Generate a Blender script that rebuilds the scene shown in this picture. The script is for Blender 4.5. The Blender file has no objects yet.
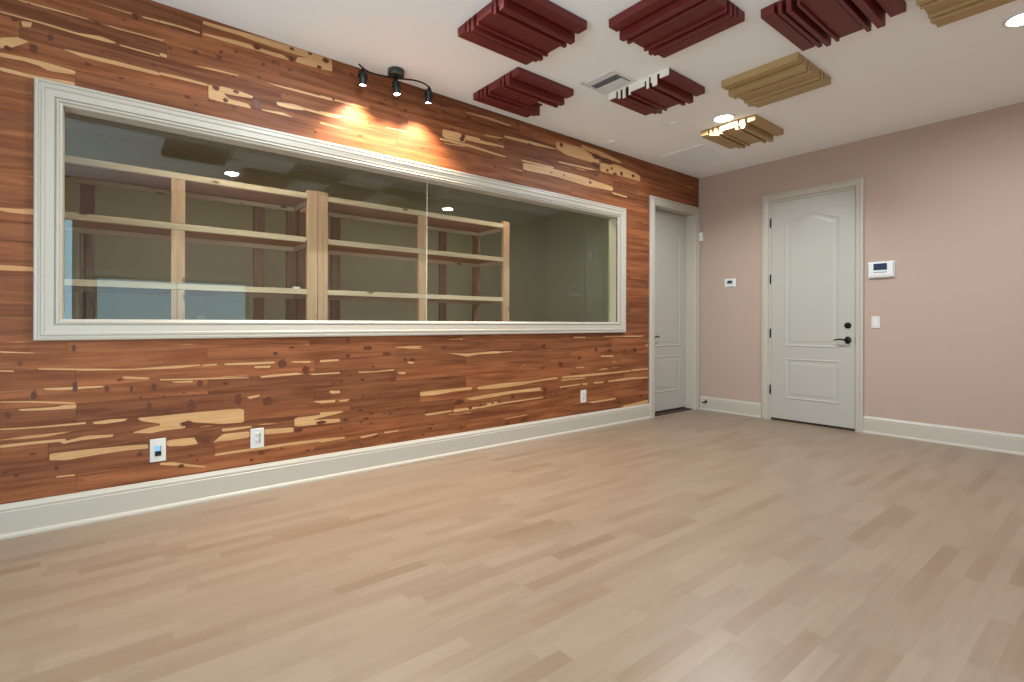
# Empty music room: cedar wall with a control-room window, rosy wall, two doors, ceiling diffusers
import bpy, bmesh, math, random
from mathutils import Vector, Matrix
from mathutils.geometry import tessellate_polygon
random.seed(7)
E_DOWN, C_DOWN, E_SPOT, E_DAY, EXPO = 46, (.88, .97, 1), 95, (36, 18, 160), 0.0
E_CTRL = 12
C_DAY = (.74, .89, 1)
SAP=[[(-6.141,0.392),(-5.981,0.392),(-5.797,0.387),(-5.72,0.381),(-5.72,0.357),(-5.818,0.361),(-5.941,0.357),(-6.077,0.349),(-6.141,0.359)],[(-5.771,0.537),(-5.644,0.536),(-5.54,0.536),(-5.54,0.483),(-5.644,0.487),(-5.7,0.502),(-5.755,0.518)],[(-5.798,0.457),(-5.7,0.478),(-5.621,0.484),(-5.54,0.486),(-5.54,0.451),(-5.644,0.45),(-5.711,0.442)],[(-6.261,0.636),(-6.169,0.633),(-6.035,0.635),(-6.035,0.617),(-6.169,0.621),(-6.249,0.627)],[(-6.325,0.546),(-6.196,0.539),(-5.996,0.54),(-5.996,0.53),(-6.169,0.531),(-6.325,0.539)],[(-5.967,0.536),(-5.892,0.543),(-5.814,0.538),(-5.829,0.526),(-5.922,0.521),(-5.962,0.525)],[(-6.325,0.464),(-6.196,0.465),(-6.077,0.463),(-6.077,0.448),(-6.204,0.451),(-6.324,0.45)],[(-6.1,0.447),(-5.991,0.466),(-5.876,0.458),(-5.881,0.446),(-6.02,0.445),(-6.086,0.437)],[(-6.325,0.837),(-6.275,0.832),(-6.275,0.825),(-6.325,0.83)],[(-6.188,0.84),(-5.799,0.814),(-5.568,0.824),(-5.568,0.807),(-5.756,0.809),(-5.982,0.816),(-6.183,0.832)],[(-6.165,0.735),(-5.922,0.73),(-5.922,0.721),(-6.096,0.719),(-6.16,0.727)],[(-6.326,0.931),(-6.197,0.919),(-6.197,0.916),(-6.326,0.924)],[(-6.325,0.681),(-6.214,0.673),(-6.04,0.65),(-6.04,0.642),(-6.223,0.667),(-6.325,0.676)],[(-5.841,0.776),(-5.712,0.761),(-5.723,0.751),(-5.83,0.761)],[(-6.114,0.271),(-6.039,0.268),(-6.039,0.26),(-6.114,0.264)],[(-5.632,0.387),(-5.566,0.392),(-5.566,0.353),(-5.632,0.36)],[(-5.665,0.537),(-5.475,0.538),(-5.225,0.536),(-5.223,0.447),(-5.342,0.451),(-5.424,0.466),(-5.504,0.482),(-5.552,0.486),(-5.581,0.469),(-5.571,0.451),(-5.664,0.452)],[(-5.627,0.391),(-5.552,0.392),(-5.494,0.388),(-5.474,0.347),(-5.542,0.346),(-5.627,0.355)],[(-5.399,0.342),(-5.342,0.39),(-5.192,0.387),(-5.192,0.349),(-5.289,0.344),(-5.373,0.348)],[(-5.104,0.388),(-4.925,0.378),(-4.925,0.348),(-5.104,0.354)],[(-5.388,0.273),(-5.192,0.278),(-4.924,0.28),(-4.609,0.272),(-4.609,0.256),(-4.924,0.261),(-5.18,0.262),(-5.385,0.261)],[(-5.665,0.821),(-5.466,0.824),(-5.465,0.817),(-5.582,0.807),(-5.665,0.814)],[(-5.451,0.821),(-5.375,0.825),(-5.375,0.815),(-5.446,0.812)],[(-5.338,0.825),(-5.045,0.824),(-5.045,0.812),(-5.182,0.808),(-5.333,0.813)],[(-4.95,0.82),(-4.814,0.816),(-4.814,0.804),(-4.926,0.811)],[(-5.169,0.798),(-5.066,0.798),(-5.074,0.783),(-5.16,0.785)],[(-5.131,0.732),(-5.045,0.739),(-4.901,0.741),(-4.851,0.73),(-5.045,0.724),(-5.126,0.722)],[(-4.826,0.729),(-4.611,0.73),(-4.611,0.719),(-4.801,0.72)],[(-5.61,0.731),(-5.5,0.73),(-5.505,0.719),(-5.6,0.724)],[(-5.209,0.607),(-5.131,0.615),(-5.137,0.603),(-5.193,0.591)],[(-4.8,0.542),(-4.643,0.535),(-4.649,0.518),(-4.762,0.526)],[(-4.919,0.439),(-4.774,0.442),(-4.61,0.455),(-4.61,0.439),(-4.761,0.421),(-4.8,0.412),(-4.61,0.401),(-4.61,0.377),(-4.917,0.381)],[(-5.665,0.749),(-5.204,0.731),(-5.193,0.724),(-5.475,0.733),(-5.665,0.741)],[(-4.683,0.595),(-4.61,0.6),(-4.61,0.581),(-4.67,0.581)],[(-5.664,0.264),(-5.608,0.261),(-5.434,0.206),(-5.434,0.199),(-5.664,0.253)],[(-5.665,0.644),(-5.656,0.646),(-5.656,0.641)],[(-5.353,0.423),(-5.181,0.42),(-5.181,0.41),(-5.29,0.404),(-5.342,0.404)],[(-3.724,0.832),(-3.533,0.822),(-3.274,0.833),(-3.182,0.83),(-3.182,0.813),(-3.416,0.811),(-3.533,0.796),(-3.591,0.811)],[(-3.973,0.535),(-3.738,0.538),(-3.484,0.54),(-3.484,0.518),(-3.664,0.516),(-3.844,0.5),(-3.973,0.505)],[(-3.425,0.536),(-3.181,0.541),(-3.181,0.518),(-3.314,0.511),(-3.419,0.513)],[(-3.561,0.448),(-3.375,0.46),(-3.181,0.464),(-3.181,0.437),(-3.474,0.427)],[(-3.668,0.37),(-3.415,0.366),(-3.354,0.355),(-3.664,0.344)],[(-3.939,0.361),(-3.682,0.365),(-3.682,0.352),(-3.913,0.343)],[(-3.334,0.386),(-3.181,0.393),(-3.181,0.383),(-3.314,0.368)],[(-4.75,0.536),(-4.644,0.537),(-4.644,0.523),(-4.75,0.52)],[(-4.617,0.531),(-4.541,0.533),(-4.562,0.518),(-4.617,0.521)],[(-4.749,0.272),(-4.575,0.27),(-4.575,0.257),(-4.749,0.252)],[(-4.469,0.253),(-4.33,0.262),(-4.33,0.251),(-4.447,0.239)],[(-4.277,0.264),(-4.152,0.262),(-4.152,0.254),(-4.269,0.252)],[(-4.478,0.725),(-4.346,0.721),(-4.193,0.728),(-4.193,0.718),(-4.361,0.713),(-4.471,0.714)],[(-4.161,0.702),(-4.097,0.701),(-4.105,0.684),(-4.158,0.69)],[(-4.751,0.82),(-4.618,0.822),(-4.618,0.809),(-4.751,0.804)],[(-4.75,0.46),(-4.589,0.451),(-4.589,0.442),(-4.75,0.439)],[(-4.081,0.781),(-4.024,0.774),(-4.032,0.762),(-4.073,0.764)],[(-4.684,0.604),(-4.61,0.598),(-4.624,0.58),(-4.684,0.588)],[(-3.397,0.539),(-3.149,0.548),(-2.797,0.546),(-2.481,0.559),(-2.481,0.545),(-2.732,0.535),(-2.925,0.516),(-3.208,0.506),(-3.397,0.512)],[(-3.397,0.461),(-3.049,0.473),(-2.698,0.478),(-2.698,0.445),(-3.008,0.45),(-3.284,0.436),(-3.397,0.437)],[(-3.398,0.824),(-3.04,0.828),(-3.04,0.821),(-3.398,0.812)],[(-2.421,0.56),(-2.085,0.562),(-1.761,0.561),(-1.351,0.565),(-1.366,0.55),(-1.761,0.543),(-2.137,0.541),(-2.409,0.544)],[(-1.351,0.569),(-1.042,0.572),(-1.042,0.556),(-1.335,0.552)],[(-1.747,0.475),(-1.411,0.487),(-1.042,0.472),(-1.042,0.46),(-1.531,0.457),(-1.733,0.459)],[(-1.966,0.476),(-1.803,0.472),(-1.817,0.454),(-1.958,0.457)],[(-2.136,0.473),(-2.054,0.474),(-2.064,0.454),(-2.124,0.458)],[(-2.058,0.275),(-1.612,0.282),(-1.612,0.266),(-1.979,0.26)],[(-1.859,0.743),(-1.649,0.742),(-1.649,0.724),(-1.845,0.728)],[(-1.819,0.947),(-1.132,0.942),(-1.164,0.931),(-1.819,0.936)],[(-2.264,0.946),(-2.087,0.944),(-2.087,0.931),(-2.252,0.934)],[(-2.457,0.465),(-2.162,0.473),(-2.162,0.461),(-2.445,0.451)],[(-2.226,0.644),(-2.098,0.641),(-2.111,0.628),(-2.218,0.633)],[(-3.397,0.365),(-3.168,0.379),(-2.664,0.385),(-2.664,0.375),(-3.149,0.365),(-3.396,0.35)],[(-2.433,0.532),(-2.085,0.53),(-2.085,0.521),(-2.421,0.517)],[(-1.105,0.842),(-1.043,0.837),(-1.043,0.817),(-1.082,0.826)],[(-1.53,0.183),(-1.041,0.213),(-1.04,0.173),(-1.44,0.163)],[(-5.457,2.897),(-5.328,2.901),(-5.229,2.907),(-5.084,2.913),(-4.953,2.915),(-4.816,2.917),(-4.677,2.914),(-4.673,2.835),(-4.768,2.826),(-4.839,2.823),(-4.919,2.821),(-4.908,2.857),(-4.839,2.873),(-4.953,2.871),(-5.063,2.871),(-5.178,2.873),(-5.259,2.88),(-5.357,2.876),(-5.457,2.879)],[(-5.455,2.823),(-5.308,2.838),(-5.188,2.843),(-5.105,2.838),(-4.997,2.842),(-4.953,2.818),(-5.062,2.814),(-5.147,2.818),(-5.249,2.815),(-5.366,2.814),(-5.455,2.813)],[(-5.671,2.82),(-5.568,2.823),(-5.474,2.823),(-5.474,2.812),(-5.585,2.814),(-5.671,2.807)],[(-5.427,2.524),(-5.384,2.512),(-5.356,2.531),(-5.248,2.53),(-5.177,2.518),(-5.182,2.504),(-5.278,2.494),(-5.346,2.491),(-5.317,2.466),(-5.208,2.463),(-5.187,2.437),(-5.268,2.436),(-5.365,2.434),(-5.426,2.436)],[(-5.04,2.522),(-4.93,2.536),(-4.861,2.53),(-4.863,2.511),(-4.952,2.499),(-5.029,2.5)],[(-5.135,2.449),(-4.996,2.462),(-4.929,2.446),(-4.996,2.445),(-5.114,2.443)],[(-5.115,2.63),(-4.93,2.638),(-4.743,2.639),(-4.645,2.637),(-4.67,2.628),(-4.861,2.625),(-5.019,2.624)],[(-5.514,2.611),(-5.403,2.625),(-5.258,2.628),(-5.268,2.621),(-5.422,2.614)],[(-5.671,2.633),(-5.637,2.632),(-5.638,2.613),(-5.671,2.614)],[(-4.861,2.53),(-4.645,2.528),(-4.62,2.52),(-4.694,2.511),(-4.861,2.515)],[(-5.67,2.521),(-5.567,2.524),(-5.431,2.522),(-5.431,2.509),(-5.567,2.509),(-5.67,2.506)],[(-5.671,2.712),(-5.645,2.715),(-5.671,2.7)],[(-4.756,2.644),(-4.608,2.646),(-4.413,2.648),(-4.412,2.64),(-4.596,2.634),(-4.756,2.63)],[(-4.756,2.535),(-4.57,2.54),(-4.57,2.527),(-4.756,2.519)],[(-4.756,2.462),(-4.583,2.455),(-4.582,2.448),(-4.756,2.448)],[(-3.773,2.635),(-3.634,2.651),(-3.556,2.628),(-3.556,2.584),(-3.719,2.573),(-3.769,2.582)],[(-3.565,2.648),(-3.404,2.655),(-3.404,2.617),(-3.511,2.626)],[(-3.769,2.536),(-3.547,2.559),(-3.564,2.547),(-3.736,2.532)],[(-4.274,2.542),(-4.085,2.554),(-4.1,2.544),(-4.26,2.535)],[(-4.757,2.838),(-4.674,2.889),(-4.672,2.833),(-4.757,2.823)],[(-2.512,2.831),(-2.179,2.847),(-2.006,2.808),(-1.895,2.791),(-1.886,2.732),(-2.164,2.726),(-2.358,2.726),(-2.501,2.758)],[(-2.159,2.879),(-1.841,2.867),(-1.523,2.828),(-1.54,2.808),(-1.81,2.818),(-2.15,2.837)],[(-1.871,2.751),(-1.621,2.78),(-1.286,2.752),(-1.202,2.735),(-1.202,2.669),(-1.49,2.672),(-1.684,2.668),(-1.87,2.664)],[(-2.925,2.542),(-2.593,2.56),(-2.164,2.56),(-1.668,2.535),(-1.668,2.488),(-2.106,2.475),(-2.542,2.491),(-2.92,2.479)],[(-3.143,2.741),(-2.841,2.757),(-2.517,2.762),(-2.517,2.749),(-2.841,2.728),(-3.139,2.721)],[(-3.555,2.842),(-3.311,2.858),(-3.05,2.85),(-3.084,2.835),(-3.353,2.839),(-3.545,2.835)],[(-3.778,2.645),(-3.593,2.653),(-3.612,2.584),(-3.777,2.585)],[(-3.593,2.637),(-3.352,2.642),(-3.139,2.645),(-3.143,2.631),(-3.414,2.612),(-3.593,2.608)],[(-3.799,2.569),(-3.495,2.578),(-3.116,2.557),(-3.138,2.545),(-3.514,2.557),(-3.799,2.553)],[(-2.491,2.647),(-2.049,2.664),(-1.901,2.664),(-2.049,2.644),(-2.464,2.634)],[(-3.373,2.7),(-3.161,2.715),(-3.165,2.702),(-3.332,2.687)],[(-2.953,2.567),(-2.529,2.578),(-2.542,2.562),(-2.934,2.553)],[(-1.683,2.477),(-1.422,2.47),(-1.439,2.452),(-1.667,2.458)],[(-6.33,2.416),(-6.187,2.421),(-6.043,2.412),(-6.043,2.391),(-6.15,2.379),(-6.187,2.394),(-6.242,2.4),(-6.33,2.394)],[(-6.329,2.344),(-6.212,2.339),(-6.045,2.35),(-6.045,2.326),(-6.15,2.319),(-6.206,2.321),(-6.329,2.324)],[(-6.33,2.622),(-6.151,2.622),(-6.036,2.617),(-5.942,2.633),(-5.861,2.621),(-5.893,2.612),(-6.022,2.607),(-6.182,2.614),(-6.33,2.614)],[(-6.255,2.706),(-6.151,2.709),(-5.996,2.709),(-5.983,2.705),(-6.151,2.699),(-6.266,2.698)],[(-5.996,2.808),(-5.778,2.81),(-5.8,2.803),(-5.983,2.807)],[(-5.928,2.703),(-5.672,2.711),(-5.672,2.704),(-5.886,2.697)],[(-5.756,2.812),(-5.673,2.818),(-5.673,2.808),(-5.749,2.804)],[(-5.858,2.617),(-5.672,2.616),(-5.672,2.608),(-5.854,2.61)],[(-6.1,2.513),(-5.886,2.519),(-5.672,2.518),(-5.672,2.499),(-5.886,2.497),(-6.022,2.496)],[(-6.254,2.6),(-6.212,2.607),(-6.218,2.58),(-6.248,2.574)],[(-6.33,2.488),(-6.266,2.514),(-6.224,2.504),(-6.295,2.447),(-6.33,2.436)]]
KNOTS=[(-6.04,0.732,0.012,0.031),(-6.201,0.702,0.013,0.026),(-5.907,0.712,0.012,0.02),(-5.695,0.706,0.013,0.024),(-6.114,0.314,0.01,0.013),(-5.76,0.33,0.015,0.016),(-5.717,0.587,0.016,0.038),(-5.616,0.566,0.016,0.019),(-6.296,0.61,0.014,0.017),(-6.045,0.938,0.009,0.02),(-6.253,0.867,0.012,0.014),(-5.755,0.651,0.008,0.008),(-6.265,0.302,0.012,0.009),(-5.798,0.701,0.008,0.021),(-5.465,0.71,0.02,0.02),(-5.258,0.597,0.022,0.04),(-5.085,0.569,0.032,0.032),(-5.619,0.563,0.025,0.022),(-5.509,0.58,0.027,0.038),(-5.533,0.477,0.039,0.016),(-5.439,0.371,0.044,0.023),(-4.998,0.806,0.031,0.032),(-4.845,0.76,0.03,0.026),(-5.04,0.876,0.017,0.013),(-4.894,0.357,0.03,0.02),(-4.742,0.39,0.04,0.013),(-4.831,0.209,0.018,0.01),(-5.124,0.239,0.02,0.015),(-5.18,0.204,0.013,0.01),(-4.997,0.249,0.012,0.006),(-5.513,0.286,0.014,0.007),(-5.479,0.253,0.008,0.008),(-4.856,0.316,0.012,0.006),(-4.876,0.675,0.012,0.008),(-5.264,0.723,0.024,0.004),(-5.09,0.248,0.016,0.006),(-5.561,0.23,0.017,0.012),(-5.647,0.643,0.015,0.006),(-5.548,0.661,0.012,0.005),(-5.495,0.641,0.012,0.004),(-4.406,0.893,0.038,0.016),(-4.259,0.846,0.037,0.014),(-4.556,0.843,0.023,0.013),(-4.603,0.665,0.016,0.012),(-4.658,0.655,0.014,0.008),(-4.541,0.699,0.014,0.011),(-4.209,0.65,0.029,0.013),(-4.364,0.755,0.012,0.009),(-4.041,0.794,0.024,0.017),(-4.106,0.796,0.016,0.015),(-3.608,0.423,0.053,0.023),(-3.497,0.365,0.023,0.014),(-4.378,0.412,0.021,0.011),(-4.277,0.401,0.014,0.007),(-4.226,0.398,0.018,0.009),(-4.164,0.423,0.023,0.009),(-4.088,0.43,0.011,0.008),(-4.419,0.38,0.024,0.011),(-4.455,0.359,0.017,0.008),(-4.375,0.338,0.012,0.009),(-3.887,0.242,0.024,0.012),(-3.947,0.2,0.014,0.009),(-3.589,0.216,0.016,0.011),(-4.337,0.242,0.021,0.01),(-3.344,0.31,0.016,0.01),(-4.441,0.551,0.011,0.009),(-4.308,0.543,0.012,0.008),(-4.556,0.951,0.017,0.019),(-4.455,0.196,0.018,0.01),(-3.757,0.879,0.029,0.016),(-3.385,0.38,0.02,0.009),(-3.861,0.268,0.018,0.007),(-4.602,0.328,0.009,0.008),(-4.73,0.388,0.016,0.009),(-2.434,0.68,0.034,0.023),(-2.676,0.659,0.036,0.008),(-1.72,0.79,0.045,0.024),(-1.289,0.784,0.043,0.025),(-1.933,0.807,0.027,0.018),(-1.473,0.782,0.027,0.019),(-2.176,0.73,0.031,0.017),(-2.655,0.862,0.023,0.027),(-3.039,0.421,0.021,0.025),(-2.642,0.441,0.027,0.037),(-2.653,0.375,0.016,0.014),(-2.861,0.227,0.017,0.01),(-2.903,0.197,0.047,0.016),(-3.098,0.191,0.02,0.019),(-1.559,0.231,0.029,0.014),(-2.385,0.443,0.044,0.008),(-1.177,0.265,0.032,0.019),(-1.604,0.415,0.017,0.011),(-2.299,0.356,0.019,0.009),(-3.188,0.387,0.028,0.008),(-3.265,0.384,0.015,0.009),(-1.94,0.535,0.014,0.008),(-3.35,0.309,0.013,0.007),(-1.843,0.231,0.016,0.007),(-5.157,2.839,0.027,0.018),(-4.944,2.833,0.02,0.019),(-4.944,2.9,0.018,0.01),(-4.824,2.907,0.017,0.009),(-4.716,2.896,0.027,0.018),(-4.762,2.834,0.018,0.015),(-5.496,2.695,0.016,0.015),(-5.359,2.74,0.013,0.011),(-5.277,2.77,0.013,0.01),(-5.118,2.739,0.013,0.011),(-5.054,2.78,0.016,0.012),(-4.958,2.755,0.014,0.011),(-5.375,2.692,0.008,0.009),(-5.467,2.827,0.007,0.013),(-5.386,2.51,0.023,0.015),(-5.276,2.519,0.02,0.011),(-5.334,2.451,0.017,0.015),(-5.158,2.474,0.031,0.032),(-5.158,2.521,0.018,0.014),(-5.287,2.417,0.013,0.014),(-5.062,2.514,0.011,0.008),(-5.29,2.612,0.009,0.007),(-5.144,2.649,0.013,0.012),(-5.557,2.856,0.008,0.006),(-5.491,2.38,0.011,0.009),(-5.536,2.414,0.015,0.013),(-5.621,2.675,0.012,0.008),(-4.972,2.591,0.009,0.007),(-4.862,2.711,0.011,0.008),(-4.664,2.641,0.012,0.009),(-4.564,2.604,0.023,0.018),(-4.166,2.649,0.011,0.009),(-4.303,2.712,0.026,0.013),(-4.108,2.711,0.018,0.012),(-4.595,2.53,0.011,0.007),(-3.787,2.838,0.027,0.014),(-3.591,2.605,0.025,0.021),(-4.174,2.6,0.009,0.007),(-4.723,2.891,0.022,0.012),(-3.77,2.79,0.02,0.011),(-4.275,2.746,0.014,0.008),(-3.285,2.515,0.021,0.014),(-3.577,2.628,0.023,0.019),(-2.439,2.809,0.027,0.023),(-1.931,2.8,0.078,0.028),(-1.779,2.784,0.107,0.033),(-1.946,2.71,0.066,0.032),(-1.636,2.676,0.038,0.019),(-1.76,2.691,0.025,0.016),(-1.529,2.7,0.026,0.026),(-1.691,2.725,0.019,0.016),(-1.328,2.712,0.031,0.019),(-1.946,2.603,0.024,0.012),(-2.025,2.517,0.026,0.014),(-2.4,2.524,0.016,0.008),(-2.568,2.52,0.016,0.007),(-2.841,2.725,0.039,0.012),(-3.187,2.69,0.026,0.014),(-3.525,2.804,0.032,0.013),(-1.716,2.641,0.019,0.008),(-3.105,2.541,0.027,0.007),(-1.539,2.568,0.02,0.01),(-2.694,2.638,0.05,0.018),(-3.745,2.843,0.037,0.016),(-1.605,2.892,0.045,0.012),(-2.993,2.871,0.023,0.013),(-6.085,2.667,0.009,0.005),(-6.144,2.553,0.013,0.02),(-5.955,2.699,0.015,0.011),(-5.836,2.759,0.008,0.008),(-5.786,2.797,0.018,0.02),(-5.868,2.629,0.014,0.012),(-5.992,2.463,0.016,0.01),(-5.85,2.432,0.016,0.006),(-5.928,2.549,0.01,0.005),(-6.188,2.678,0.005,0.005),(-6.025,2.744,0.007,0.004),(-5.733,2.669,0.007,0.006),(-5.814,2.527,0.006,0.005),(-5.71,2.437,0.012,0.005),(-5.703,2.55,0.013,0.007),(-6.206,2.477,0.018,0.025),(-6.301,2.445,0.018,0.013),(-6.225,2.697,0.006,0.004),(-6.278,2.599,0.014,0.012)]
SC = bpy.context.scene
COL = SC.collection
PI = math.pi

# ------------------------------------------------------------------ materials
def srgb(r, g, b):
    f = lambda c: (c/255/12.92) if c/255 <= .04045 else ((c/255+.055)/1.055)**2.4
    return (f(r), f(g), f(b), 1)

class NT:
    def __init__(s, name):
        s.m = bpy.data.materials.new(name); s.m.use_nodes = True
        s.t = s.m.node_tree; s.t.nodes.clear()
        s.out = s.n('ShaderNodeOutputMaterial')
    def n(s, t, **k):
        x = s.t.nodes.new(t)
        for a, v in k.items(): setattr(x, a, v)
        return x
    def l(s, a, b): s.t.links.new(a, b)
    def val(s, sock, v):
        if hasattr(v, 'is_linked') or hasattr(v, 'links'): s.l(v, sock)
        else: sock.default_value = v
    def math(s, op, a, b=0.0, c=None, clamp=False):
        x = s.n('ShaderNodeMath', operation=op); x.use_clamp = clamp
        s.val(x.inputs[0], a); s.val(x.inputs[1], b)
        if c is not None: s.val(x.inputs[2], c)
        return x.outputs[0]
    def mix(s, f, a, b):
        x = s.n('ShaderNodeMix', data_type='RGBA')
        s.val(x.inputs[0], f); s.val(x.inputs[6], a); s.val(x.inputs[7], b)
        return x.outputs[2]
    def ramp(s, v, lo, hi, a=0.0, b=1.0):
        x = s.n('ShaderNodeMapRange'); x.interpolation_type = 'SMOOTHSTEP'
        s.val(x.inputs[0], v); x.inputs[1].default_value = lo; x.inputs[2].default_value = hi
        x.inputs[3].default_value = a; x.inputs[4].default_value = b
        return x.outputs[0]
    def coords(s, kind='Object'):
        return s.n('ShaderNodeTexCoord').outputs[kind]
    def mapping(s, vec, scale, loc=(0, 0, 0)):
        x = s.n('ShaderNodeMapping'); s.l(vec, x.inputs[0])
        s.val(x.inputs[3], scale)
        s.val(x.inputs[1], loc)
        return x.outputs[0]
    def noise(s, vec, scale=1.0, detail=4.0, rough=.5, dist=0.0):
        x = s.n('ShaderNodeTexNoise'); s.l(vec, x.inputs['Vector'])
        x.inputs['Scale'].default_value = scale; x.inputs['Detail'].default_value = detail
        x.inputs['Roughness'].default_value = rough; x.inputs['Distortion'].default_value = dist
        return x.outputs['Fac']
    def bsdf(s, color, rough=.5, metal=0.0, bump=None, bstr=.2, bdist=.002, spec=.5, coat=0.0):
        p = s.n('ShaderNodeBsdfPrincipled')
        s.val(p.inputs['Base Color'], color); s.val(p.inputs['Roughness'], rough)
        p.inputs['Metallic'].default_value = metal
        p.inputs['Specular IOR Level'].default_value = spec
        p.inputs['Coat Weight'].default_value = coat
        if bump is not None:
            b = s.n('ShaderNodeBump'); b.inputs['Strength'].default_value = bstr
            b.inputs['Distance'].default_value = bdist
            s.l(bump, b.inputs['Height']); s.l(b.outputs[0], p.inputs['Normal'])
        s.l(p.outputs[0], s.out.inputs[0]); return p

def paint(name, rgb, rough=.5, var=.03, bump=.08, scale=30, spec=.5, metal=0.0):
    """painted or moulded surface: a faint mottle and a fine bump"""
    t = NT(name); c = t.coords()
    n = t.noise(c, scale, 3); n2 = t.noise(c, scale*8, 2)
    a = [x*(1-var) for x in rgb[:3]]+[1]; b = [min(1, x*(1+var)) for x in rgb[:3]]+[1]
    t.bsdf(t.mix(n, tuple(a), tuple(b)), rough, metal, n2, bump, .001, spec)
    return t.m

def emit(name, rgb, st):
    t = NT(name); c = t.coords(); n = t.noise(c, 20, 1)
    e = t.n('ShaderNodeEmission'); e.inputs[0].default_value = rgb
    t.l(t.math('MULTIPLY_ADD', n, st*.05, st), e.inputs[1])
    t.l(e.outputs[0], t.out.inputs[0]); return t.m

def cedar():
    """red cedar heartwood: every plank carries its own random pair in the 'plank' attribute"""
    t = NT('cedar_planks')
    at = t.n('ShaderNodeAttribute'); at.attribute_name = 'plank'
    sp = t.n('ShaderNodeSeparateColor'); t.l(at.outputs['Color'], sp.inputs[0])
    r1, r2, r3 = sp.outputs[0], sp.outputs[1], sp.outputs[2]
    c = t.coords()
    off = t.n('ShaderNodeCombineXYZ')
    t.l(t.math('MULTIPLY', r1, 37.0), off.inputs[0]); t.l(t.math('MULTIPLY', r2, 53.0), off.inputs[2])
    add = t.n('ShaderNodeVectorMath', operation='ADD'); t.l(c, add.inputs[0]); t.l(off.outputs[0], add.inputs[1])
    v = add.outputs[0]
    g1 = t.noise(t.mapping(v, (1.6, 1, 26)), 1.0, 5, .55, .35)       # broad grain
    g2 = t.noise(t.mapping(v, (6, 1, 160)), 1.0, 4, .6)              # fine grain
    base = t.mix(t.ramp(g1, .32, .70), srgb(110, 60, 33), srgb(147, 90, 56))
    tone = t.mix(r3, (.74, .73, .75, 1), (1.20, 1.17, 1.13, 1))
    m = t.n('ShaderNodeMix', data_type='RGBA', blend_type='MULTIPLY'); m.inputs[0].default_value = 1
    t.l(base, m.inputs[6]); t.l(tone, m.inputs[7]); col = m.outputs[2]
    m2 = t.n('ShaderNodeMix', data_type='RGBA', blend_type='MULTIPLY'); m2.inputs[0].default_value = 1
    t.l(col, m2.inputs[6]); t.l(t.mix(t.ramp(g2, .3, .7), (.84, .82, .80, 1), (1.12, 1.12, 1.12, 1)), m2.inputs[7]); col = m2.outputs[2]
    # slim pale sapwood streaks
    s1 = t.noise(t.mapping(v, (1.1, 1, 20), (5, 0, 9)), 1.0, 3, .5, .2)
    col = t.mix(t.ramp(s1, .665, .69), col, srgb(190, 138, 92))
    # a blotchy figure round the knots
    g3 = t.noise(t.mapping(v, (9, 1, 30), (3, 0, 1)), 1.0, 4, .6, .8)
    col = t.mix(t.ramp(g3, .58, .80, 0, .5), col, srgb(84, 42, 24))
    # small knots
    vo = t.n('ShaderNodeTexVoronoi'); t.l(t.mapping(v, (4.2, 1, 8.5)), vo.inputs['Vector']); vo.inputs['Scale'].default_value = 1
    wob = t.noise(t.mapping(v, (60, 1, 90)), 1.0, 2)
    d = t.math('ADD', vo.outputs['Distance'], t.math('MULTIPLY_ADD', wob, .10, -.05))
    k = t.ramp(d, .045, .10, 1, 0)
    col = t.mix(t.math('MULTIPLY', k, .75), col, srgb(64, 30, 17))
    t.bsdf(col, t.ramp(g2, .2, .8, .50, .62), 0, g2, .12, .001, .25)
    return t.m

def wood(name, dark, light, axis=0, fine=120, rough=.5, knots=0.0, knotcol=(70, 40, 22)):
    """plain sawn wood, grain along one object axis"""
    t = NT(name); c = t.coords()
    inf = t.n('ShaderNodeObjectInfo')
    comb = t.n('ShaderNodeCombineXYZ'); t.l(t.math('MULTIPLY', inf.outputs['Random'], 31.0), comb.inputs[0]); t.l(t.math('MULTIPLY', inf.outputs['Random'], 17.0), comb.inputs[1])
    add = t.n('ShaderNodeVectorMath', operation='ADD'); t.l(c, add.inputs[0]); t.l(comb.outputs[0], add.inputs[1])
    s1 = [22, 22, 22]; s1[axis] = 1.5; s2 = [fine]*3; s2[axis] = 5
    g1 = t.noise(t.mapping(add.outputs[0], tuple(s1)), 1, 4, .55, .3)
    g2 = t.noise(t.mapping(add.outputs[0], tuple(s2)), 1, 3)
    col = t.mix(t.ramp(t.math('MULTIPLY_ADD', g2, .35, t.math('MULTIPLY', g1, .65)), .3, .7), srgb(*dark), srgb(*light))
    if knots:
        vo = t.n('ShaderNodeTexVoronoi'); sk = [11, 11, 11]; sk[axis] = 4
        t.l(t.mapping(add.outputs[0], tuple(sk)), vo.inputs['Vector']); vo.inputs['Scale'].default_value = 1
        col = t.mix(t.math('MULTIPLY', t.ramp(vo.outputs['Distance'], .08, .16, 1, 0), knots), col, srgb(*knotcol))
    t.bsdf(col, rough, 0, g2, .15, .001, .4)
    return t.m

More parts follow.
